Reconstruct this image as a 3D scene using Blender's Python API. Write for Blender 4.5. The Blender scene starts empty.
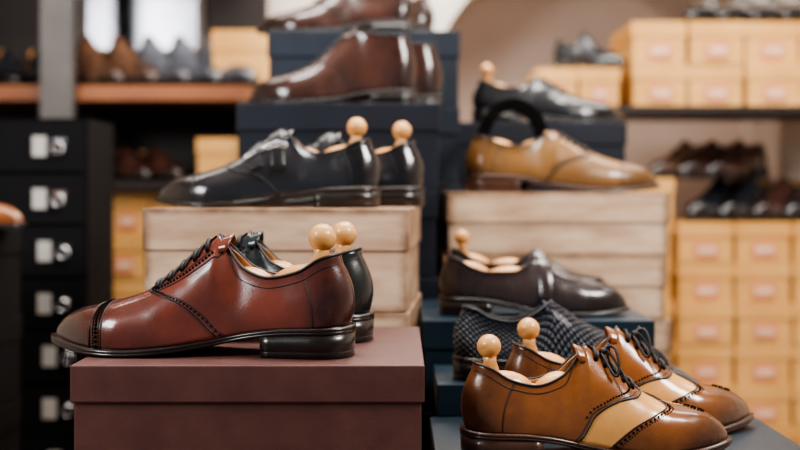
import bpy, bmesh, math, random
from mathutils import Vector, Matrix
random.seed(7)
F=1111.0; CZ=1.2; HV=190.0
def X(u,y): return (u-400)/F*y
def Z(v,y): return CZ+(HV-v)/F*y
def C(r,g,b):
    def l(c):
        c/=255.0
        return c/12.92 if c<=.04045 else ((c+.055)/1.055)**2.4
    return (l(r),l(g),l(b),1.0)
# ------------------------------------------------------------ materials
MATS={}
def nodes(name):
    m=bpy.data.materials.new(name); m.use_nodes=True
    nt=m.node_tree; b=nt.nodes['Principled BSDF']
    return m,nt,b
def simple(name,col,rough=.5,metal=0.,col2=None,nscale=8.,bump=0.,bscale=60.,coat=0.,stretch=(1,1,1),edge=None,spec=.5):
    if name in MATS: return MATS[name]
    m,nt,b=nodes(name); L=nt.links
    tc=nt.nodes.new('ShaderNodeTexCoord'); mp=nt.nodes.new('ShaderNodeMapping')
    mp.inputs['Scale'].default_value=stretch
    L.new(tc.outputs['Object'],mp.inputs['Vector'])
    n=nt.nodes.new('ShaderNodeTexNoise'); n.inputs['Scale'].default_value=nscale; n.inputs['Detail'].default_value=5
    L.new(mp.outputs[0],n.inputs['Vector'])
    cr=nt.nodes.new('ShaderNodeValToRGB'); cr.color_ramp.elements[0].position=.35; cr.color_ramp.elements[1].position=.68
    c2=col2 or tuple(c*.8 for c in col[:3])+(1,)
    cr.color_ramp.elements[0].color=c2; cr.color_ramp.elements[1].color=col
    L.new(n.outputs['Fac'],cr.inputs[0]); out=cr.outputs[0]
    if edge:
        # worn, darker board edges (printed wood-effect board)
        sp=nt.nodes.new('ShaderNodeSeparateXYZ'); L.new(tc.outputs['Generated'],sp.inputs[0])
        acc=None
        for ax_,wd_ in (('X',.05),('Z',.10)):
            s1=nt.nodes.new('ShaderNodeMath'); s1.operation='SUBTRACT'; L.new(sp.outputs[ax_],s1.inputs[0]); s1.inputs[1].default_value=.5
            s2=nt.nodes.new('ShaderNodeMath'); s2.operation='ABSOLUTE'; L.new(s1.outputs[0],s2.inputs[0])
            s3=nt.nodes.new('ShaderNodeMapRange'); s3.interpolation_type='SMOOTHSTEP'; s3.inputs[1].default_value=.5-wd_; s3.inputs[2].default_value=.5
            L.new(s2.outputs[0],s3.inputs[0])
            if acc is None: acc=s3.outputs[0]
            else:
                mxx=nt.nodes.new('ShaderNodeMath'); mxx.operation='MAXIMUM'; L.new(acc,mxx.inputs[0]); L.new(s3.outputs[0],mxx.inputs[1]); acc=mxx.outputs[0]
        n3=nt.nodes.new('ShaderNodeTexNoise'); n3.inputs['Scale'].default_value=30; L.new(tc.outputs['Object'],n3.inputs['Vector'])
        mm=nt.nodes.new('ShaderNodeMath'); mm.operation='MULTIPLY'; mm.use_clamp=True; L.new(acc,mm.inputs[0]); L.new(n3.outputs['Fac'],mm.inputs[1])
        m2=nt.nodes.new('ShaderNodeMath'); m2.operation='MULTIPLY'; m2.use_clamp=True; L.new(mm.outputs[0],m2.inputs[0]); m2.inputs[1].default_value=1.5
        mx=nt.nodes.new('ShaderNodeMix'); mx.data_type='RGBA'; L.new(m2.outputs[0],mx.inputs[0]); L.new(out,mx.inputs[6]); mx.inputs[7].default_value=edge
        out=mx.outputs[2]
    L.new(out,b.inputs['Base Color'])
    b.inputs['Roughness'].default_value=rough; b.inputs['Metallic'].default_value=metal
    b.inputs['Coat Weight'].default_value=coat; b.inputs['Specular IOR Level'].default_value=spec
    if bump>0:
        n2=nt.nodes.new('ShaderNodeTexNoise'); n2.inputs['Scale'].default_value=bscale; n2.inputs['Detail'].default_value=3
        L.new(mp.outputs[0],n2.inputs['Vector'])
        bp=nt.nodes.new('ShaderNodeBump'); bp.inputs['Strength'].default_value=bump; bp.inputs['Distance'].default_value=.002
        L.new(n2.outputs['Fac'],bp.inputs['Height']); L.new(bp.outputs[0],b.inputs['Normal'])
    MATS[name]=m; return m
def leather(name,col,dark,rough=.3,second=None,seconddark=None,coat=.3,burn=.7,weave=False):
    if name in MATS: return MATS[name]
    m,nt,b=nodes(name); L=nt.links; N=nt.nodes.new
    tc=N('ShaderNodeTexCoord')
    n=N('ShaderNodeTexNoise'); n.inputs['Scale'].default_value=5.; n.inputs['Detail'].default_value=7; n.inputs['Roughness'].default_value=.6
    L.new(tc.outputs['Object'],n.inputs['Vector'])
    mr=N('ShaderNodeMapRange'); mr.inputs[1].default_value=.38; mr.inputs[2].default_value=.66
    L.new(n.outputs['Fac'],mr.inputs[0])
    sx=N('ShaderNodeSeparateXYZ'); L.new(tc.outputs['Object'],sx.inputs[0])
    t1=N('ShaderNodeMapRange'); t1.interpolation_type='SMOOTHSTEP'
    t1.inputs[1].default_value=.66; t1.inputs[2].default_value=.95; t1.inputs[4].default_value=burn
    L.new(sx.outputs['X'],t1.inputs[0])
    t2=N('ShaderNodeMapRange'); t2.interpolation_type='SMOOTHSTEP'
    t2.inputs[1].default_value=.24; t2.inputs[2].default_value=.0; t2.inputs[4].default_value=burn*.9
    L.new(sx.outputs['X'],t2.inputs[0])
    t3=N('ShaderNodeMapRange'); t3.interpolation_type='SMOOTHSTEP'
    t3.inputs[1].default_value=.10; t3.inputs[2].default_value=.03; t3.inputs[4].default_value=burn*.35
    L.new(sx.outputs['Z'],t3.inputs[0])
    ad0=N('ShaderNodeMath'); ad0.operation='ADD'; L.new(t1.outputs[0],ad0.inputs[0]); L.new(t2.outputs[0],ad0.inputs[1])
    ad=N('ShaderNodeMath'); ad.operation='ADD'; L.new(ad0.outputs[0],ad.inputs[0]); L.new(t3.outputs[0],ad.inputs[1])
    mu=N('ShaderNodeMath'); mu.operation='MULTIPLY_ADD'; mu.use_clamp=True
    L.new(mr.outputs[0],mu.inputs[0]); mu.inputs[1].default_value=.5; L.new(ad.outputs[0],mu.inputs[2])
    mx=N('ShaderNodeMix'); mx.data_type='RGBA'; mx.inputs[6].default_value=col; mx.inputs[7].default_value=dark
    L.new(mu.outputs[0],mx.inputs[0]); out=mx.outputs[2]
    if second:
        at=N('ShaderNodeAttribute'); at.attribute_name='zone'
        gt=N('ShaderNodeMath'); gt.operation='GREATER_THAN'; gt.inputs[1].default_value=0
        L.new(at.outputs['Fac'],gt.inputs[0])
        m2=N('ShaderNodeMix'); m2.data_type='RGBA'; m2.inputs[6].default_value=second; m2.inputs[7].default_value=seconddark or second
        mh=N('ShaderNodeMath'); mh.operation='MULTIPLY'; mh.inputs[1].default_value=.7; L.new(mr.outputs[0],mh.inputs[0])
        L.new(mh.outputs[0],m2.inputs[0])
        m3=N('ShaderNodeMix'); m3.data_type='RGBA'; L.new(gt.outputs[0],m3.inputs[0]); L.new(out,m3.inputs[6]); L.new(m2.outputs[2],m3.inputs[7])
        out=m3.outputs[2]
    L.new(out,b.inputs['Base Color'])
    rr=N('ShaderNodeMapRange'); rr.inputs[1].default_value=.3; rr.inputs[2].default_value=.7; rr.inputs[3].default_value=rough*.85; rr.inputs[4].default_value=rough*1.3
    L.new(n.outputs['Fac'],rr.inputs[0]); L.new(rr.outputs[0],b.inputs['Roughness'])
    b.inputs['Coat Weight'].default_value=coat; b.inputs['Coat Roughness'].default_value=.10
    bp=N('ShaderNodeBump')
    if weave:
        at=N('ShaderNodeAttribute'); at.attribute_name='zone'
        def sn(op):
            q=N('ShaderNodeMath'); q.operation=op; L.new(sx.outputs['X'],q.inputs[0]); L.new(at.outputs['Fac'],q.inputs[1])
            k=N('ShaderNodeMath'); k.operation='MULTIPLY'; k.inputs[1].default_value=104.; L.new(q.outputs[0],k.inputs[0])
            s=N('ShaderNodeMath'); s.operation='SINE'; L.new(k.outputs[0],s.inputs[0])
            a=N('ShaderNodeMath'); a.operation='ABSOLUTE'; L.new(s.outputs[0],a.inputs[0]); return a
        a1,a2=sn('ADD'),sn('SUBTRACT')
        pr=N('ShaderNodeMath'); pr.operation='MULTIPLY'; L.new(a1.outputs[0],pr.inputs[0]); L.new(a2.outputs[0],pr.inputs[1])
        L.new(pr.outputs[0],bp.inputs['Height']); bp.inputs['Strength'].default_value=.9; bp.inputs['Distance'].default_value=.015
        m4=N('ShaderNodeMix'); m4.data_type='RGBA'; L.new(pr.outputs[0],m4.inputs[0]); m4.inputs[6].default_value=tuple(c*.15 for c in col[:3])+(1,); m4.inputs[7].default_value=tuple(min(1,c*1.25) for c in col[:3])+(1,)
        L.new(m4.outputs[2],b.inputs['Base Color'])
    else:
        vo=N('ShaderNodeTexNoise'); vo.inputs['Scale'].default_value=150; vo.inputs['Detail'].default_value=2
        L.new(tc.outputs['Object'],vo.inputs['Vector']); L.new(vo.outputs['Fac'],bp.inputs['Height'])
        bp.inputs['Strength'].default_value=.05; bp.inputs['Distance'].default_value=.003
        wv=N('ShaderNodeTexNoise'); wv.inputs['Scale'].default_value=7; wv.inputs['Detail'].default_value=1.5
        L.new(tc.outputs['Object'],wv.inputs['Vector'])
        b2=N('ShaderNodeBump'); b2.inputs['Strength'].default_value=.12; b2.inputs['Distance'].default_value=.02
        L.new(wv.outputs['Fac'],b2.inputs['Height']); L.new(bp.outputs[0],b2.inputs['Normal']); bp=b2
    L.new(bp.outputs[0],b.inputs['Normal'])
    MATS[name]=m; return m
WOOD=simple('tree_wood',C(232,176,112),.38,0,C(206,144,82),6,.05,60,.3,(1,6,6))
METAL=simple('steel',C(215,215,220),.22,1.)
SOLE_BLK=simple('sole_black',C(26,19,18),.3,0,C(16,12,12),8,.1,60,.4)
SOLE_BRN=simple('sole_brown',C(70,41,26),.34,0,C(46,27,18),8,.1,60,.4)
HOLE=simple('perforation_dark',C(12,6,5),.9,spec=.1)
LINING=simple('lining_tan',C(180,132,88),.6)
LINDARK=simple('lining_dark',C(48,34,28),.6)
LACE_DK=simple('lace_dark',C(30,18,18),.6)
# ------------------------------------------------------------ mesh helpers
def mkobj(name,verts,faces,mats,parent=None,smooth=True,fm=None,attr=None):
    me=bpy.data.meshes.new(name); me.from_pydata([tuple(v) for v in verts],[],faces)
    for m in mats: me.materials.append(m)
    if fm:
        for p,i in zip(me.polygons,fm): p.material_index=i
    if attr:
        a=me.attributes.new('zone','FLOAT','POINT')
        for i,v in enumerate(attr): a.data[i].value=v
    bm=bmesh.new(); bm.from_mesh(me)
    bmesh.ops.remove_doubles(bm,verts=bm.verts,dist=1e-5)
    bmesh.ops.recalc_face_normals(bm,faces=bm.faces)
    bm.to_mesh(me); bm.free()
    for p in me.polygons: p.use_smooth=smooth
    o=bpy.data.objects.new(name,me); bpy.context.scene.collection.objects.link(o)
    if parent: o.parent=parent
    return o
class MB:
    def __init__(s): s.v=[];s.f=[];s.m=[]
    def add(s,v,f,m=0):
        k=len(s.v); s.v+=[Vector(p) for p in v]; s.f+=[tuple(i+k for i in q) for q in f]; s.m+=[m]*len(f)
    def box(s,x0,x1,y0,y1,z0,z1,m=0):
        v=[(x0,y0,z0),(x1,y0,z0),(x1,y1,z0),(x0,y1,z0),(x0,y0,z1),(x1,y0,z1),(x1,y1,z1),(x0,y1,z1)]
        s.add(v,[(0,3,2,1),(4,5,6,7),(0,1,5,4),(1,2,6,5),(2,3,7,6),(3,0,4,7)],m)
    def tube(s,pts,r,seg=6,m=0,closed=False,flat=1.):
        pts=[Vector(p) for p in pts]; n=len(pts); V=[];Fc=[]
        up=Vector((0.13,.31,1)).normalized()
        for i,p in enumerate(pts):
            if closed: d=pts[(i+1)%n]-pts[i-1]
            else: d=pts[min(i+1,n-1)]-pts[max(i-1,0)]
            if d.length<1e-9: d=Vector((1,0,0))
            d.normalize(); a=d.cross(up)
            if a.length<1e-3: a=d.cross(Vector((1,0,0)))
            a.normalize(); b=a.cross(d)
            rr=r[i] if isinstance(r,(list,tuple)) else r
            for k in range(seg):
                t=2*math.pi*k/seg; V.append(p+a*math.cos(t)*rr+b*math.sin(t)*rr*flat)
        for i in range(n if closed else n-1):
            j=(i+1)%n
            for k in range(seg):
                l=(k+1)%seg; Fc.append((i*seg+k,i*seg+l,j*seg+l,j*seg+k))
        if not closed: Fc.append(tuple(range(seg))); Fc.append(tuple((n-1)*seg+k for k in range(seg)))
        s.add(V,Fc,m)
    def ell(s,c,r,m=0,seg=16,rings=10,rot=None):
        V=[];Fc=[]; c=Vector(c)
        for i in range(rings+1):
            th=math.pi*i/rings
            for k in range(seg):
                ph=2*math.pi*k/seg
                p=Vector((r[0]*math.sin(th)*math.cos(ph),r[1]*math.sin(th)*math.sin(ph),r[2]*math.cos(th)))
                if rot: p=rot@p
                V.append(c+p)
        for i in range(rings):
            for k in range(seg):
                l=(k+1)%seg; Fc.append((i*seg+k,i*seg+l,(i+1)*seg+l,(i+1)*seg+k))
        s.add(V,Fc,m)
    def obj(s,name,mats,parent=None,smooth=True):
        me=bpy.data.meshes.new(name); me.from_pydata([tuple(v) for v in s.v],[],s.f)
        for m in mats: me.materials.append(m)
        for p,i in zip(me.polygons,s.m): p.material_index=i; p.use_smooth=smooth
        bm=bmesh.new(); bm.from_mesh(me)
        bmesh.ops.recalc_face_normals(bm,faces=bm.faces); bm.to_mesh(me); bm.free()
        o=bpy.data.objects.new(name,me); bpy.context.scene.collection.objects.link(o)
        if parent: o.parent=parent
        return o
def itp(tab,x):
    n=len(tab)
    if x<=tab[0][0]: return tab[0][1]
    if x>=tab[-1][0]: return tab[-1][1]
    for i in range(n-1):
        if x<=tab[i+1][0]: break
    def sl(i): return (tab[i+1][1]-tab[i][1])/(tab[i+1][0]-tab[i][0])
    def tg(i):
        if i==0: return sl(0)
        if i==n-1: return sl(n-2)
        a,b=sl(i-1),sl(i)
        return 0 if a*b<=0 else 2*a*b/(a+b)
    x0,y0=tab[i]; x1,y1=tab[i+1]; h=x1-x0; t=(x-x0)/h; m0=tg(i)*h; m1=tg(i+1)*h
    return y0*(2*t**3-3*t*t+1)+m0*(t**3-2*t*t+t)+y1*(-2*t**3+3*t*t)+m1*(t**3-t*t)
# ------------------------------------------------------------ shoe
HW=[(0,.098),(.1,.102),(.2,.102),(.35,.106),(.5,.130),(.62,.152),(.72,.154),(.8,.140),(.9,.110),(1,.075)]
CT=[(0,0),(.35,-.012),(.6,.0),(.75,.008),(1,-.02)]
BT=[(0,.094),(.2,.088),(.3,.077),(.45,.046),(.58,.027),(.7,.020),(.8,.022),(.9,.030),(1,.045)]
ST={
 'oxford':dict(xt=.43,H=[(.43,.380),(.5,.322),(.56,.268),(.62,.223),(.7,.186),(.8,.158),(.88,.143),(.94,.131),(1,.118)],
    T=[(0,.322),(.06,.308),(.15,.264),(.25,.246),(.33,.270),(.39,.330),(.43,.380)]),
 'monk':dict(xt=.42,H=[(.42,.365),(.5,.318),(.56,.272),(.62,.230),(.7,.190),(.8,.160),(.88,.145),(.94,.133),(1,.118)],
    T=[(0,.318),(.06,.304),(.15,.264),(.25,.250),(.33,.275),(.38,.325),(.42,.365)]),
 'derby':dict(xt=.45,H=[(.45,.375),(.52,.325),(.58,.275),(.64,.230),(.7,.194),(.8,.162),(.88,.148),(.94,.137),(1,.122)],
    T=[(0,.320),(.06,.306),(.15,.264),(.25,.246),(.35,.275),(.41,.330),(.45,.375)]),
 'low':dict(xt=.45,H=[(.45,.325),(.52,.285),(.6,.238),(.7,.196),(.8,.165),(.88,.150),(.94,.140),(1,.125)],
    T=[(0,.30),(.06,.293),(.15,.255),(.25,.242),(.35,.268),(.41,.302),(.45,.325)]),
 'loafer':dict(xt=.53,H=[(.53,.300),(.6,.255),(.7,.205),(.8,.172),(.88,.157),(.94,.147),(1,.135)],
    T=[(0,.30),(.06,.288),(.15,.245),(.25,.222),(.38,.222),(.46,.255),(.53,.300)]),
 'boot':dict(xt=.40,H=[(.40,.455),(.45,.415),(.5,.36),(.56,.30),(.62,.255),(.7,.215),(.8,.185),(.88,.17),(.94,.16),(1,.14)],
    T=[(0,.43),(.1,.425),(.2,.43),(.3,.45),(.36,.462),(.40,.455)]),
}
TH=.018
def make_shoe(name,style,heel,toe,z,mat,flip=1,deco=(),tree=True,knob=True,res=1.0,sole=None,lining=None,lace=None,zone=None,edge=None,hs=1.0):
    S=ST[style]; xt=S['xt']
    sole=sole or SOLE_BLK; lining=lining or LINING; lace=lace or LACE_DK
    root=bpy.data.objects.new(name,None); root.empty_display_size=.05; bpy.context.scene.collection.objects.link(root)
    hv=Vector(heel); tv=Vector(toe); L=(tv-hv).length; ang=math.atan2(tv.y-hv.y,tv.x-hv.x)
    root.location=(hv.x,hv.y,z); root.rotation_euler=(0,0,ang); root.scale=(L,L,L*hs)
    def hw(x):
        w=itp(HW,x)
        if x<.115: w*=math.sqrt(max(0,1-((.115-x)/.115)**2))
        if x>.76: w*=max(0,1-((x-.76)/.24)**2.3)**.5
        return w
    def sec(x):
        w=hw(x); b=itp(BT,x); cc=itp(CT,x)*flip
        bl=min(1,max(0,(x-.45)/.4)); bl=bl*bl*(3-2*bl)
        k1=.48+.27*bl; k2=.38+.30*bl; kw=1.02+.03*bl
        if x>=xt:
            top=itp(S['H'],x); h=top-b
            if x>.84: h*=max(0,1-((x-.84)/.16)**2.7)**.5
            top=b+h
            return cc,[(w,b),(w*kw,b+h*k1),(w*k2,top),(0,top)]
        top=itp(S['T'],x); h=top-b; u=(xt-x)/xt
        r=.70*math.sin(math.pi/2*min(1,u/.45))**.75
        q=min(1,u/.22); q=q*q*(3-2*q)
        p2c=(w*k2,top); p2o=(w*(r+.06),b+h*.72)
        p2=(p2c[0]*(1-q)+p2o[0]*q,p2c[1]*(1-q)+p2o[1]*q)
        p2=(max(p2[0],w*r),p2[1])
        return cc,[(w,b),(w*(1.02+.02*q),b+h*(k1*(1-q)+.38*q)),p2,(w*r,top)]
    def P(x,t,sd):
        cc,q=sec(x); a=1-t
        y=a**3*q[0][0]+3*a*a*t*q[1][0]+3*a*t*t*q[2][0]+t**3*q[3][0]
        zz=a**3*q[0][1]+3*a*a*t*q[1][1]+3*a*t*t*q[2][1]+t**3*q[3][1]
        dx=0
        if x<.35:
            zr=(zz-q[0][1])/max(.05,q[3][1]-q[0][1]); zr=min(1,max(0,zr))
            dx=(1-x/.35)**2*(-.02*math.sin(math.pi*min(1,zr*1.15))+.030*zr**2)
        return Vector((x+dx,cc+sd*y,zz))
    def PN(x,t,sd,off):
        e=.004; p=P(x,t,sd)
        a=P(min(.999,x+e),t,sd)-P(max(.001,x-e),t,sd)
        t2=min(1,t+.02); t1=max(0,t-.02); b=P(x,t2,sd)-P(x,t1,sd)
        if t>=.99 and x>=xt: n=Vector((-(a.z),0,a.x))
        else: n=a.cross(b)
        if n.length<1e-9: return p
        n.normalize()
        ctr=Vector((p.x,itp(CT,p.x)*flip,.08))
        if n.dot(p-ctr)<0: n=-n
        return p+n*off
    N1=int(26*res); N2=int(44*res); M=max(8,int(16*res))
    xs=[xt*(1-math.cos(math.pi*i/N1))/2 for i in range(N1+1)]
    xs+=[xt+(1-xt)*math.sin(math.pi/2*i/N2) for i in range(1,N2+1)]
    V=[];Fc=[];A=[]
    for sd in (1,-1):
        k=len(V)
        for x in xs:
            for j in range(M+1):
                t=j/M; V.append(P(x,t,sd)); A.append(zone(x,t,sd) if zone else -1.)
        for i in range(len(xs)-1):
            for j in range(M):
                a=k+i*(M+1)+j; Fc.append((a,a+1,a+M+2,a+M+1))
    up=mkobj('upper',V,Fc,[mat,lining],root,True,None,A)
    so=up.modifiers.new('thick','SOLIDIFY'); so.thickness=.012; so.offset=-1; so.material_offset=1; so.material_offset_rim=0
    me=up.data
    bm=bmesh.new(); bm.from_mesh(me)
    s_=0
    for f in bm.faces:
        c=f.calc_center_median()
        s_+=f.normal.dot(c-Vector((min(.8,max(.12,c.x)),0,.12)))*f.calc_area()
    if s_<0: bmesh.ops.reverse_faces(bm,faces=bm.faces)
    bm.to_mesh(me); bm.free()
    # sole
    e=.016; V=[];Fc=[]
    n=int(50*res)
    ss=[(1-math.cos(math.pi*i/n))/2 for i in range(n+1)]
    for s in ss:
        x=-e*1.1+s*(1+2.1*e)
        w=hw(s)+e*min(1,hw(s)/.05); b=itp(BT,s); cc=itp(CT,s)*flip
        waist=1-.10*math.exp(-((s-.4)/.1)**2); w2=w*waist
        pr=[(w2-.004,b+.003),(w2,b-.002),(w2,b-.007),(w2-.003,b-.0085),(w2,b-.010),(w2,b-TH+.003),(w2-.004,b-TH)]
        V+=[(x,cc+y,zz) for y,zz in pr]+[(x,cc-y,zz) for y,zz in reversed(pr)]
    m=14
    for i in range(n):
        for j in range(m):
            l=(j+1)%m; Fc.append((i*m+j,i*m+l,(i+1)*m+l,(i+1)*m+j))
    mkobj('welt_and_outsole',V,Fc,[edge or sole],root)
    # heel block
    hx=.275; V=[];Fc=[]; ol=[]
    k=16
    for i in range(k+1):
        s=(1-math.cos(math.pi/2*i/k))*hx
        ol.append((s,hw(s)+e*.8*min(1,hw(s)/.05)))
    loop=[( -e+s*(1+e/hx*.5),w) for s,w in reversed(ol)]+[(-e+s*(1+e/hx*.5),-w) for s,w in ol[1:]]
    loop=loop+[(hx-.012,-.06),(hx-.02,0),(hx-.012,.06)]
    levels=[(1,1.0),(.28,.988),(.27,.982),(.26,.986),(.0,.985)]
    for f,sc in levels:
        for x,y in loop:
            top=itp(BT,max(0,min(1,x)))-TH*.9
            V.append((.13+(x-.13)*sc,y*sc+itp(CT,max(0,x))*flip,top*f))
    q=len(loop)
    for i in range(len(levels)-1):
        for j in range(q):
            l=(j+1)%q; Fc.append((i*q+j,i*q+l,(i+1)*q+l,(i+1)*q+j))
    Fc.append(tuple(range(q))); Fc.append(tuple((len(levels)-1)*q+j for j in range(q)))
    mkobj('heel_block',V,Fc,[sole],root)
    # insole
    V=[]
    for i in range(25):
        s=.01+.96*i/24; w=hw(s)*.95; V+=[(s,itp(CT,s)*flip-w,itp(BT,s)+.006),(s,itp(CT,s)*flip+w,itp(BT,s)+.006)]
    mkobj('insole',V,[(2*i,2*i+1,2*i+3,2*i+2) for i in range(24)],[lining],root)
    # decorations
    D=MB(); Hh=MB(); La=MB(); Mt=MB(); St=MB()
    def path(pts,n=24):
        tx=[(i/(len(pts)-1),p[0]) for i,p in enumerate(pts)]; tt=[(i/(len(pts)-1),p[1]) for i,p in enumerate(pts)]
        return [(itp(tx,i/n),itp(tt,i/n)) for i in range(n+1)]
    def seam(pts,r=.0022,off=.001,sides=(1,-1),n=24):
        for sd in sides: D.tube([PN(x,t,sd,off) for x,t in path(pts,n)],r,5)
    def dots(pts,n,r=.0032,sides=(1,-1),off=.0008):
        for sd in sides:
            for x,t in path(pts,n): Hh.ell(PN(x,t,sd,off),(r,r,r),0,6,4)
    def strip(x0,x1,tmin,off=.006,skew=0.):
        seq=[(1,tmin+(1-tmin)*i/12) for i in range(13)]+[(-1,1-(1-tmin)*i/12) for i in range(1,13)]
        V=[];Fc=[]
        for sd,t in seq:
            dx=-skew*(1-t)
            for xx,o in ((x0,.0),(x0,off*.8),(x0+.004,off),(x1-.004,off),(x1,off*.8),(x1,.0)): V.append(PN(xx+dx,t,sd,o))
        for i in range(len(seq)-1):
            for j in range(5): Fc.append((i*6+j,i*6+j+1,(i+1)*6+j+1,(i+1)*6+j))
        Fc.append(tuple(range(6))); Fc.append(tuple((len(seq)-1)*6+j for j in range(6)))
        St.add(V,Fc)
        for xe in (x0,x1): D.tube([PN(xe-skew*(1-t),t,sd,off*.6) for sd,t in seq],.0026,5)
    rx=[xt*(1-math.cos(math.pi*i/30))/2 for i in range(31)]
    rim=[P(x,1,1) for x in rx]+[P(x,1,-1) for x in reversed(rx[1:-1])]
    D.tube(rim,.0055,6,0,True)
    if 'cap' in deco:
        seam([(.812,0),(.815,.5),(.815,1)],.003); seam([(.768,0),(.773,.5),(.773,1)],.0026)
        dots([(.787,.03),(.793,.5),(.793,1)],17,.0060)
        dots([(.777,.03),(.782,.5),(.782,1)],30,.0030); dots([(.798,.03),(.804,.5),(.804,1)],30,.0030)
    if 'plaincap' in deco: seam([(.79,0),(.80,.5),(.80,1)],.003)
    if 'wing' in deco:
        W=[(.52,.03),(.60,.22),(.69,.45),(.745,.7),(.715,.9),(.68,1)]
        seam(W,.0034); dots([(x+.014,t) for x,t in W],26,.0050); dots([(x+.026,t) for x,t in W],44,.0026)
        dots([(.84,1),(.86,.88),(.885,.84),(.905,.9),(.90,1)],9,.0048); dots([(.87,1),(.875,.93)],2,.005)
    if 'facing' in deco:
        seam([(.650,1),(.645,.8),(.595,.55),(.51,.3),(.41,.02)],.0030); seam([(.630,.93),(.624,.76),(.576,.53),(.491,.29),(.385,.02)],.0018)
        dots([(.640,.92),(.635,.78),(.586,.54),(.501,.295),(.398,.03)],32,.0034)
        dots([(.62,.72),(.56,.67),(.5,.65),(.44,.67)],18,.0048)
        seam([(.625,.76),(.56,.72),(.5,.70),(.445,.72)],.0018)
        seam([(.635,.70),(.56,.62),(.5,.60),(.425,.62),(.41,.8),(.41,.96)],.0022)
        seam([(.40,.96),(.37,.78),(.25,.78),(.1,.82),(.01,.86)],.0016)
        seam([(.13,.99),(.12,.6),(.11,.3),(.10,.02)],.0018)
    if 'derby' in deco:
        seam([(.64,.99),(.655,.85),(.63,.62),(.55,.42),(.46,.22),(.40,.02)],.0045,.002)
        seam([(.63,.93),(.638,.82),(.612,.61),(.54,.41),(.445,.22),(.385,.02)],.0018)
        dots([(.618,.83),(.595,.62),(.525,.41),(.43,.22)],22,.0042)
        seam([(.16,.99),(.14,.6),(.13,.3),(.12,.02)],.0022)
        seam([(.40,.98),(.36,.82),(.25,.82),(.1,.84),(.01,.88)],.0018)
    if 'facing' in deco or 'derby' in deco:
        Hh.tube([PN(xt+.01+(.61-xt)*i/14,1,1,.002) for i in range(15)],.005,6)
    if 'laces' in deco:
        nl=5
        for i in range(nl):
            x=xt+.03+(.62-xt-.03)*i/(nl-1)
            ts=[(1,.76),(1,.82),(1,.88),(1,.94),(1,1),(-1,.94),(-1,.88),(-1,.82),(-1,.76)]
            La.tube([PN(x,t,sd,.002 if k in (0,8) else .009) for k,(sd,t) in enumerate(ts)],.0075,7)
            if i<nl-1: La.tube([PN(x+.018-.003*(k-4),t,sd,.001 if k in (0,8) else .007) for k,(sd,t) in enumerate(ts)],.006,7)
            for sd in (1,-1): Hh.ell(PN(x,.755,sd,.001),(.008,.008,.008),0,8,5)
    if 'bow' in deco:
        c=PN(xt+.06,1,1,.022)
        for sd in (1,-1):
            pts=[]
            for i in range(17):
                a=2*math.pi*i/16
                pts.append(c+Vector((.02*math.sin(a)+.03*(1-math.cos(a))/2,sd*.085*(1-math.cos(a))/2,-.075*((1-math.cos(a))/2)**1.5+.018*math.sin(a)+.02*math.sin((1-math.cos(a))*1.57))))
            La.tube(pts,.0055,6)
            La.tube([c+Vector((.065*i/8+.004,sd*.105*(i/8),-.12*(i/8)**1.4+.01)) for i in range(9)],.005,6)
        La.ell(c,(.015,.018,.013),0,10,6)
    if 'monk' in deco:
        seam([(.66,.99),(.66,.7),(.6,.45),(.5,.25),(.42,.02)],.0045)
        seam([(.40,.96),(.36,.80),(.25,.80),(.1,.84),(.01,.88)],.002)
        seam([(.13,.99),(.12,.6),(.11,.3),(.10,.02)],.0022)
        strip(xt+.012,xt+.068,.30,.010,.05); strip(xt+.105,xt+.155,.36,.010,.05)
        for sd in (flip,):
            for xc,tt in ((xt+.040,.60),(xt+.130,.63)):
                xc-=.05*(1-tt); w_=.038; h_=.035
                o=[PN(xc+w_*cx,tt+h_*cy,sd,.014) for cx,cy in ((-1,-1),(0,-1),(1,-1),(1,0),(1,1),(0,1),(-1,1),(-1,0))]
                Mt.tube(o,.0048,6,0,True)
                Mt.tube([PN(xc,tt-h_,sd,.015),PN(xc,tt+h_,sd,.015)],.0035,6)
    if 'apron' in deco:
        seam([(.52,.52),(.6,.6),(.7,.62),(.8,.62),(.88,.68),(.915,.85),(.925,1)],.0055,.001)
        strip(.520,.590,.10,.014)
        seam([(.24,.99),(.20,.6),(.17,.3),(.16,.02)],.0022)
    if 'sidepanel' in deco:
        seam([(.62,1),(.60,.75),(.52,.5),(.42,.25),(.36,.02)],.003)
        seam([(.22,.99),(.18,.6),(.16,.3),(.15,.02)],.002)
    D.obj('seams',[MATS.get(mat.name+'_seam') or simple(mat.name+'_seam',MATCOL.get(mat.name,C(30,18,16)),.45)],root)
    if St.v: St.obj('strap',[mat],root)
    if Hh.v: Hh.obj('perforations',[HOLE],root)
    if La.v: La.obj('laces',[lace],root)
    if Mt.v: Mt.obj('buckles',[METAL],root)
    if style!='loafer':
        V=[];Fc=[]; kx=14; ky=8
        for i in range(kx+1):
            s=i/kx; x=xt+.10-s*.145
            base=itp(S['H'],max(x,xt))
            if x<xt: base=S['H'][0][1]+(xt-x)*(.30 if style!='boot' else .9)
            for j in range(ky+1):
                yy=-1+2*j/ky
                V.append((x+.012*yy*yy,itp(CT,x)*flip+yy*(.030+.025*s),base-.014-(.035)*yy*yy-.02*s*s*yy*yy+.004*s))
        for i in range(kx):
            for j in range(ky):
                a=i*(ky+1)+j; Fc.append((a,a+1,a+ky+2,a+ky+1))
        tg=mkobj('tongue',V,Fc,[mat],root); sm=tg.modifiers.new('t','SOLIDIFY'); sm.thickness=.008; sm.offset=-1
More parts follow.
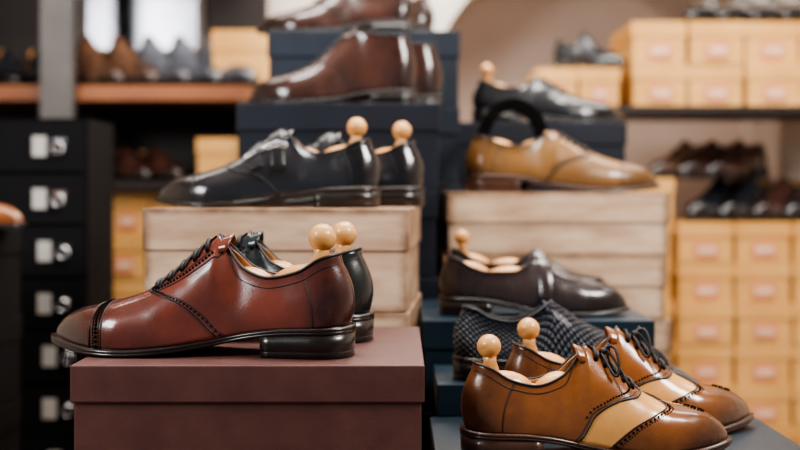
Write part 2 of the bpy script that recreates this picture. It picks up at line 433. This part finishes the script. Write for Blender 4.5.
    if tree:
        T=MB(); tz=itp(S['T'],.2)+(.008 if style!='loafer' else .016)
        T.ell((.150,-.002,tz-.046),(.118,.062,.074),0,22,14,Matrix.Rotation(.10,3,'Y'))
        fx=xt-.115 if style!='loafer' else xt-.19; tf=itp(S['T'],fx)+(0 if style!='loafer' else .016)
        T.ell((fx,0,tf-.048),(.085 if style!='loafer' else .12,.056,.058),0,22,14,Matrix.Rotation(-.35 if style!='loafer' else -.15,3,'Y'))
        T.tube([(.16,0,tz-.02),(fx,0,tf-.05)],.014,10,1)
        if knob:
            kz=.372 if style!='loafer' else .36
            T.tube([(.10,0,tz-.02),(.097,0,tz+.02),(.093,0,kz-.05),(.092,0,kz-.03)],[.05,.034,.024,.026],16)
            T.ell((.09,0,kz),(.045,.045,.045/hs),0,26,16)
        T.obj('shoe_tree',[WOOD,METAL],root)
    return root
MATCOL={}
# ------------------------------------------------------------ boxes
def paper(name,c,c2=None,rough=.6,bump=.25,ns=14,bs=220,st=(1,1,1),**k): return simple(name,c,rough,0,c2,ns,bump,bs,0,st,**k)
MAROON=paper('maroon_board',C(96,62,58),C(84,52,49),.5,.15,30,600)
BEIGE=paper('beige_board',C(228,200,172),C(192,158,130),.6,.25,11,120,(1,1,4),edge=C(118,84,58))
NAVY=paper('navy_board',C(20,27,42),C(15,21,33),.5,.1)
SLATE=paper('slate_board',C(32,42,56),C(25,34,46),.5,.1)
TEAL=paper('teal_board',C(22,44,58),C(17,35,47),.42,.1)
BLACKB=paper('black_board',C(9,9,12),C(6,6,8),.8,.1,spec=.2)
KRAFT=paper('kraft_board',C(224,174,108),C(208,154,86),.65,.2,6)
LABEL=simple('label_paper',C(206,128,96),.6,0,C(216,142,108),30)
WHITE=simple('label_white',C(205,202,198),.5)
LABTXT=simple('label_band',C(238,206,176),.6)
def shoe_box(x0,x1,y0,y1,z0,z1,mat,lid=.045,rot=0.,name='shoe_box'):
    cx,cy=(x0+x1)/2,(y0+y1)/2; a,b=(x1-x0)/2,(y1-y0)/2
    m=MB(); m.box(-a+.003,a-.003,-b+.003,b-.003,0.0005,z1-z0-.002); m.box(-a,a,-b,b,z1-z0-lid,z1-z0-.0005)
    o=m.obj(name,[mat],None,False); o.location=(cx,cy,z0); o.rotation_euler=(0,0,rot)
    bv=o.modifiers.new('b','BEVEL'); bv.width=.0014; bv.segments=2; bv.limit_method='ANGLE'
    return o
TZ=.77
def stack(x0,x1,y0,y1,ztop,mat,n,lid=.045,rot=0.,jit=.004,zmin=None):
    zm=TZ if zmin is None else zmin
    h=(ztop-zm)/n
    for i in range(n):
        j=0 if i==n-1 else random.uniform(-jit,jit)
        shoe_box(x0+j,x1+j,y0,y1,zm+i*h,zm+(i+1)*h,mat,lid,rot+(0 if i==n-1 else random.uniform(-.012,.012)))
stack(-.321,.024,1.08,1.385,1.030,MAROON,2,.037)
stack(-.330,.022,1.45,1.74,1.176,BEIGE,3,.055,-.07,.006)
stack(-.267,.066,1.81,2.08,1.342,NAVY,4,.045)
stack(-.252,.114,2.11,2.41,1.503,SLATE,5,.05,0,.0)
stack(.078,.4496,1.85,2.15,1.196,BEIGE,4,.05,.0,.006)
stack(.03,.349,1.52,1.82,1.022,TEAL,2,.04,.0)
stack(.045,.37,1.352,1.505,.964,TEAL,2,.04)
stack(.036,.43,1.03,1.345,.926,TEAL,1,.04)
stack(.1,.45,2.2,2.5,1.335,NAVY,4,.045)
stack(-1.02,-.70,1.84,2.06,1.13,BLACKB,4,.045,zmin=.5)
# tables
TW=simple('table_wood',C(70,46,32),.45,0,C(48,30,20),5,.1,40,.2,(1,8,8))
t=MB(); t.box(-.50,.47,.98,2.53,TZ-.04,TZ)
for x in (-.48,.39):
    for y in (1.01,2.45): t.box(x,x+.06,y,y+.06,0,TZ-.04)
t.box(-.46,.43,1.02,1.04,TZ-.12,TZ-.04); t.box(-.46,.43,2.48,2.5,TZ-.12,TZ-.04)
t.obj('display_table',[TW],None,False)
t=MB(); t.box(-1.1,-.68,1.8,2.15,.47,.5)
for x in (-1.08,-.74):
    for y in (1.82,2.09): t.box(x,x+.04,y,y+.04,0,.47)
t.obj('side_table',[TW],None,False)
# ------------------------------------------------------------ leathers
BURG=leather('burgundy_leather',C(118,58,46),C(38,15,17),.23,coat=.65,burn=.8)
DKTEAL=leather('dark_green_leather',C(34,44,48),C(14,19,23),.24,coat=.5)
BLK=leather('black_leather',C(36,39,46),C(9,10,13),.2,coat=.75)
COG=leather('wingtip_leather',C(140,84,42),C(58,31,19),.25,second=C(222,168,102),seconddark=C(194,132,72),coat=.55,burn=.66)
OLIVE=leather('olive_tan_leather',C(134,94,46),C(68,44,24),.32,burn=.55,coat=.35)
DKBRN=leather('dark_brown_leather',C(76,48,41),C(26,15,15),.22,coat=.6)
BLK2=leather('loafer_leather',C(52,42,43),C(22,17,19),.24,coat=.5)
WOV=leather('woven_navy_leather',C(34,45,68),C(20,28,42),.42,weave=True,coat=.1)
TAN=leather('tan_leather',C(180,110,54),C(110,60,30),.3)
GREY=leather('grey_leather',C(104,106,114),C(36,38,44),.2,coat=.7)
GBRN=leather('chestnut_leather',C(112,82,64),C(50,34,27),.23,coat=.6)
MATCOL.update({'burgundy_leather':C(26,11,11),'wingtip_leather':C(44,22,13),'olive_tan_leather':C(48,32,17),'black_leather':C(8,8,10),'dark_green_leather':C(14,18,20),'dark_brown_leather':C(28,15,14),'loafer_leather':C(14,12,14),'woven_navy_leather':C(16,21,32),'tan_leather':C(90,52,26),'grey_leather':C(40,42,46)})
def shoe(name,style,uh,yh,ut,yt,z,mat,**k):
    return make_shoe(name,style,(X(uh,yh),yh),(X(ut,yt),yt),z,mat,**k)
shoe('oxford_shoe','oxford',350,1.145,54,1.195,1.030,BURG,flip=1,deco=('cap','facing','laces'),res=1.6)
shoe('oxford_shoe','oxford',369,1.262,101,1.312,1.030,DKTEAL,flip=-1,deco=('plaincap','facing','laces'),res=1.2)
shoe('monk_strap_shoe','monk',377,1.545,157,1.575,1.176,BLK,flip=1,deco=('plaincap','monk'),res=1.3,lace=BLK,hs=.95)
shoe('monk_strap_shoe','monk',421,1.655,213,1.69,1.176,BLK,flip=-1,deco=('plaincap','monk'),hs=.95)
shoe('chukka_boot','boot',414,1.885,250,1.885,1.342,DKBRN,deco=('sidepanel','laces'),tree=False,lining=LINDARK)
shoe('chukka_boot','boot',440,2.0,285,2.0,1.342,DKBRN,flip=-1,deco=('sidepanel','laces'),tree=False,lining=LINDARK)
shoe('brogue_shoe','oxford',412,2.19,258,2.19,1.503,DKBRN,deco=('facing','laces'),tree=True)
shoe('brogue_shoe','oxford',432,2.31,285,2.31,1.503,DKBRN,flip=-1,deco=('facing','laces'),tree=True)
shoe('derby_shoe','low',468,1.920,656,1.925,1.196,OLIVE,deco=('derby','plaincap','laces'),knob=False,sole=SOLE_BRN)
shoe('derby_shoe','low',490,2.09,640,2.09,1.196,OLIVE,flip=-1,deco=('derby','laces'),knob=False,sole=SOLE_BRN)
shoe('penny_loafer','loafer',442,1.60,626,1.59,1.022,BLK2,deco=('apron',),knob=False,hs=1.05)
shoe('penny_loafer','loafer',447,1.725,615,1.715,1.022,BLK2,flip=-1,deco=('apron',),hs=1.12)
shoe('woven_shoe','low',456,1.398,668,1.40,.964,WOV,deco=(),tree=False,lining=LINDARK,hs=1.12,knob=False,res=1.4,zone=lambda x,t,sd:t*.26)
def wz(x,t,sd):
    W=[(0,.50),(.03,.52),(.22,.60),(.45,.69),(.7,.745),(.9,.715),(1,.68)]
    Q=[(0,.395),(.02,.40),(.22,.46),(.42,.55),(.62,.63),(.85,.655),(1,.64)]
    return min(itp(W,t)-x, x-itp(Q,t))
shoe('wingtip_derby_shoe','derby',465,1.148,725,1.178,.926,COG,flip=1,deco=('wing','derby','laces','bow'),zone=wz,res=1.6,sole=SOLE_BRN,edge=SOLE_BRN,hs=1.08)
shoe('wingtip_derby_shoe','derby',506,1.265,751,1.288,.926,COG,flip=-1,deco=('wing','derby','laces','bow'),zone=wz,res=1.2,sole=SOLE_BRN,edge=SOLE_BRN,hs=1.08)
shoe('dress_shoe','low',474,2.27,618,2.27,1.335,BLK,deco=('facing','laces'),res=.8)
shoe('dress_shoe','low',480,2.39,625,2.39,1.335,BLK,flip=-1,deco=('facing',),res=.7,knob=False)
make_shoe('brown_dress_shoe','low',(-.95,1.97),(-.655,1.94),1.13,TAN,deco=('facing',),res=.7,tree=False)
# stand-in ring for an unidentified black loop behind the olive shoe
b=MB()
for k in range(3):
    rx_=.066-.0075*k; rz_=.084-.0075*k; V=[];Fc=[]; n=48
    for i in range(n):
        a=2*math.pi*i/n
        for d,yy in ((0,-.017),(0,.017),(-.0070,.017),(-.0070,-.017)): V.append(((rx_+d)*math.cos(a),yy,(rz_+d)*math.sin(a)))
    for i in range(n):
        for j in range(4): Fc.append((i*4+j,i*4+(j+1)%4,((i+1)%n)*4+(j+1)%4,((i+1)%n)*4+j))
    b.add(V,Fc,0)
o=b.obj('black_ring_standin',[simple('ring_black',C(8,7,8),.85,spec=.1)],None,False); o.location=(X(512,2.01),2.005,1.196+.0845)
# ------------------------------------------------------------ background furniture
SHW=simple('shelf_wood',C(160,98,56),.45,0,C(122,72,40),4,.1,40,.2,(1,8,8))
DKW=simple('dark_wood',C(40,30,27),.5,0,C(26,19,17),4,.1,40,0,(1,8,8))
BKP=simple('back_panel',C(58,49,46),.6,0,C(38,32,31),2,.1,40,0,(1,1,3))
CHR=simple('brushed_steel',C(104,100,98),.5,.4)
zL=Z(86,3.0)
s=MB()
s.box(-2.0,-.40,2.98,3.34,zL-.04,zL,0)
s.box(-2.0,-.40,2.98,3.34,1.20,1.225,1); s.box(-2.0,-.40,2.98,3.34,0.10,.13,1)
s.box(-2.0,-.40,3.34,3.37,0,2.3,2); s.box(-.43,-.40,2.98,3.34,0,zL-.04,1); s.box(-2.0,-.40,2.98,3.34,1.86,1.89,1)
s.obj('display_shelving',[SHW,DKW,BKP],None,False)
s=MB(); s.box(X(42,2.955),X(74,2.955),2.94,2.975,0,2.45); s.obj('steel_post',[CHR],None,False)
s=MB(); mx0,mx1=X(84,3.3),X(196,3.3); mz0,mz1=zL+.02,1.85
s.box(mx0,mx1,3.325,3.335,mz0,mz1,0)
for a_ in ((mx0-.02,mx0,mz0-.02,mz1),(mx1,mx1+.02,mz0-.02,mz1),(mx0-.02,mx1+.02,mz0-.02,mz0)): s.box(a_[0],a_[1],3.31,3.338,a_[2],a_[3],1)
s.obj('framed_mirror',[simple('mirror_glass',C(120,120,124),.16,1.),simple('mirror_frame',C(120,110,100),.5)],None,False)
c=MB(); x0,x1=-1.45,-.655; y0=2.32
ztop=Z(118,y0); rh=52.5/F*y0
c.box(x0,x1,y0+.01,y0+.22,0,ztop,0)
z=ztop-.008; row=0
while z-rh>.02:
    for (a,b_) in ((x0+.005,-1.04),(-1.03,x1-.005)):
        c.box(a,b_,y0,y0+.01,z-rh+.006,z,1)
        zc=z-rh/2+.004; lx=X(33+(row//2)*5,y0) if b_>-.9 else a+.2
        c.box(lx,lx+.028,y0-.004,y0,zc-.021,zc+.021,3)
        c.tube([Vector((lx+.054+.012*math.cos(t_*math.pi/6),y0-.006,zc-.004+.012*math.sin(t_*math.pi/6))) for t_ in range(12)],.003,6,2,True)
        c.box(lx+.040,lx+.070,y0-.003,y0,zc+.009,zc+.016,2)
    z-=rh; row+=1
c.obj('shoe_drawer_cabinet',[BLACKB,simple('drawer_front',C(10,10,14),.75,spec=.25),METAL,WHITE],None,False)
def kstack(name,x0,cols,w,y0,zb,rows,h,depth=.3,labels=True):
    m=MB()
    for i in range(cols):
        for j in range(rows):
            jx=random.uniform(-.003,.003); jy=random.uniform(0,.012)
            a=x0+i*w+.002+jx; b_=x0+(i+1)*w-.002+jx; z0=zb+j*h+.0005; z1=z0+h-.001
            m.box(a+.003,b_-.003,y0+jy+.003,y0+depth,z0,z1-.004,0); m.box(a,b_,y0+jy,y0+depth+.002,z1-h*.36,z1,0)
            if labels: m.box(a+w*.30,a+w*.70,y0+jy-.0012,y0+jy+.004,z0+h*.12,z0+h*.50,1); m.box(a+w*.35,a+w*.65,y0+jy-.0022,y0+jy,z0+h*.24,z0+h*.38,2)
    return m.obj(name,[KRAFT,LABEL,LABTXT],None,False)
zs=Z(106,3.0)
s=MB(); s.box(.36,1.9,2.98,3.34,zs-.02,zs,0); s.box(.36,1.9,2.98,3.34,2.0,2.02,0)
s.box(1.87,1.9,2.98,3.34,0,2.0,0)
s.obj('bookcase_shelving',[DKW],None,False)
zk=Z(222,3.0); z3=Z(178,3.0)
kstack('kraft_shoe_boxes',X(632,3.0),6,.153,3.0,zs,2,.115)
kstack('kraft_shoe_boxes',X(536,3.0),2,.115,3.0,zs,1,.105)
kstack('kraft_shoe_boxes',X(679,3.0),6,.1545,3.0,0.011,10,(zk-.011)/10)
kstack('kraft_shoe_boxes',X(590,3.0),1,.235,3.03,0.011,11,(z3-.011)/11,labels=False)
kstack('kraft_shoe_boxes',X(102,3.0),3,.122,3.0,.131,9,.1185)
kstack('kraft_shoe_boxes',X(196,3.0),1,.125,3.0,1.226,1,.115,labels=False)
kstack('kraft_shoe_boxes',X(210,3.0),1,.15,3.02,zL,1,.155,depth=.27,labels=False)
def bshoe(u,y,z,mat,a=0.,L=.29,style='low',tree=False,**k):
    tx=X(u,y); th=math.radians(-90+a)
    return make_shoe('leather_shoe',style,(tx-L*math.cos(th),y-L*math.sin(th)),(tx,y),z,mat,res=.5,tree=tree,knob=tree,lining=LINING,deco=('sidepanel',),**k)
for u,m in ((-8,BLK),(18,BLK),(52,BLK)): bshoe(u,3.0,zL,m,28,tree=True,style='oxford',L=.31)
for u,m in ((124,GBRN),(158,GBRN),(190,GREY),(222,GREY),(256,GREY)): bshoe(u,2.99,zL,m,42,L=.36,hs=1.15,style='oxford')
for u in (150,182): bshoe(u,3.0,1.226,DKBRN,35,L=.30)
for u,m in ((690,BLK),(722,BLK),(756,DKBRN),(788,BLK),(822,BLK)): bshoe(u,3.03,zk+.001,m,-42,L=.32,hs=1.2)
for u in (690,722,754,786,818): bshoe(u,3.02,zs+.231,BLK,-35,L=.3)
make_shoe('leather_shoe','oxford',(X(556,3.1),3.12),(X(628,3.0),3.03),zs+.106,BLK,res=.5,tree=False,deco=(),hs=1.4)
for u,m in ((652,GBRN),(680,DKBRN),(708,DKBRN)): bshoe(u,3.06,z3,m,-45,L=.31,hs=1.1)
# ------------------------------------------------------------ room
WALL=simple('plaster_cream',C(232,220,208),.8,0,C(222,208,194),3,.1,60)
NICHE=simple('plaster_beige',C(208,186,172),.85,0,C(196,174,160),3,.1,60)
FLOOR=simple('floor_wood',C(120,84,58),.4,0,C(86,58,40),3,.1,30,.2,(1,8,1))
def pl(name,x0,x1,y0,y1,z0,z1,m):
    b=MB(); b.box(x0,x1,y0,y1,z0,z1); return b.obj(name,[m],None,False)
pl('floor',-2.6,2.4,-2.5,4.0,-.05,0,FLOOR)
pl('ceiling',-2.6,2.4,-2.5,4.0,2.8,2.85,WALL)
pl('wall_left',-2.65,-2.6,-2.5,4.0,0,2.8,WALL)
pl('wall_right',2.4,2.45,-2.5,4.0,0,2.8,WALL)
w=MB(); ax,az,ar=.62,1.42,.55; y0,y1=3.42,3.8
def rect(x0,x1,z0,z1): w.box(x0,x1,y0,y0+.38,z0,z1,0)
rect(-2.6,ax-ar,0,2.8); rect(ax+ar,2.4,0,2.8)
n=32
for i in range(n):
    a=math.pi*i/n; b_=math.pi*(i+1)/n
    p=[(ax+ar*math.cos(a),az+ar*math.sin(a)),(ax+ar*math.cos(b_),az+ar*math.sin(b_))]
    V=[(p[0][0],y0,p[0][1]),(p[1][0],y0,p[1][1]),(p[1][0],y0,2.8),(p[0][0],y0,2.8)]
    V+=[(v[0],y1,v[2]) for v in V]
    w.add(V,[(0,1,2,3),(7,6,5,4),(0,4,5,1),(3,2,6,7)])
w.obj('wall_back',[WALL],None,False)
pl('wall_niche',-.1,1.4,3.8,3.85,0,2.8,NICHE)
tr=MB()
for i in range(n):
    a=math.pi*i/n; b_=math.pi*(i+1)/n; V=[]
    for yy in (3.38,3.42):
        for an in (a,b_):
            for rr in (ar,ar+.07): V.append((ax+rr*math.cos(an),yy,az+rr*math.sin(an)))
    tr.add(V,[(0,1,3,2),(4,5,7,6),(0,2,6,4),(1,3,7,5)])
tr.obj('trim_1',[simple('trim_white',C(244,238,228),.6)],None,False)
pl('baseboard_left',-2.6,-2.585,-2.5,3.42,0,.1,DKW)
# ------------------------------------------------------------ lights
def area(name,loc,tgt,sx,sy,p,col):
    l=bpy.data.lights.new(name,'AREA'); l.shape='RECTANGLE'; l.size=sx; l.size_y=sy; l.energy=p; l.color=col
    o=bpy.data.objects.new(name,l); bpy.context.scene.collection.objects.link(o); o.location=loc
    o.rotation_euler=(Vector(tgt)-Vector(loc)).to_track_quat('-Z','Y').to_euler(); return o
area('window_light',(-1.5,.3,2.1),(-.1,1.4,1.1),.7,.5,28,(.98,.99,1))
area('overhead_light',(.1,1.6,2.7),(.1,1.6,1),1.2,.3,38,(1,.95,.89))
area('overhead_light',(1.2,.7,2.3),(.1,1.35,1.05),.5,.35,30,(1,.96,.91))  # added key from upper right for shoe highlights, no fixture there
area('shelf_fill',(1.0,2.2,2.65),(1.0,3.1,1.2),1.4,.4,31,(1,.94,.87))  # added fill to lift the right background shelves, not a modelled fixture
area('shelf_fill',(-.9,2.3,2.65),(-.9,3.1,1.4),1.0,.3,14,(1,.93,.86))  # dimmer added fill for the left background shelves
area('niche_fill',(.35,3.15,2.7),(.45,3.8,1.7),.8,.2,32,(1,.97,.94))  # added fill that brightens the niche wall, no lamp there
wd=bpy.data.worlds.new('w'); bpy.context.scene.world=wd; wd.use_nodes=True
wd.node_tree.nodes['Background'].inputs[0].default_value=(.9,.95,1,1); wd.node_tree.nodes['Background'].inputs[1].default_value=.19
# ------------------------------------------------------------ camera
cd=bpy.data.cameras.new('camera'); cam=bpy.data.objects.new('camera',cd); bpy.context.scene.collection.objects.link(cam)
cam.location=(0,0,CZ); cam.rotation_euler=(math.pi/2,0,0)
cd.sensor_width=36; cd.lens=50; cd.shift_y=-35/800
cd.dof.use_dof=True; cd.dof.focus_distance=1.14; cd.dof.aperture_fstop=2.8
cd.clip_start=.01
bpy.context.scene.camera=cam
try:
    bpy.context.scene.view_settings.view_transform='AgX'; bpy.context.scene.view_settings.look='AgX - Medium High Contrast'
    bpy.context.scene.view_settings.exposure=.12
except Exception as ex: print(ex)
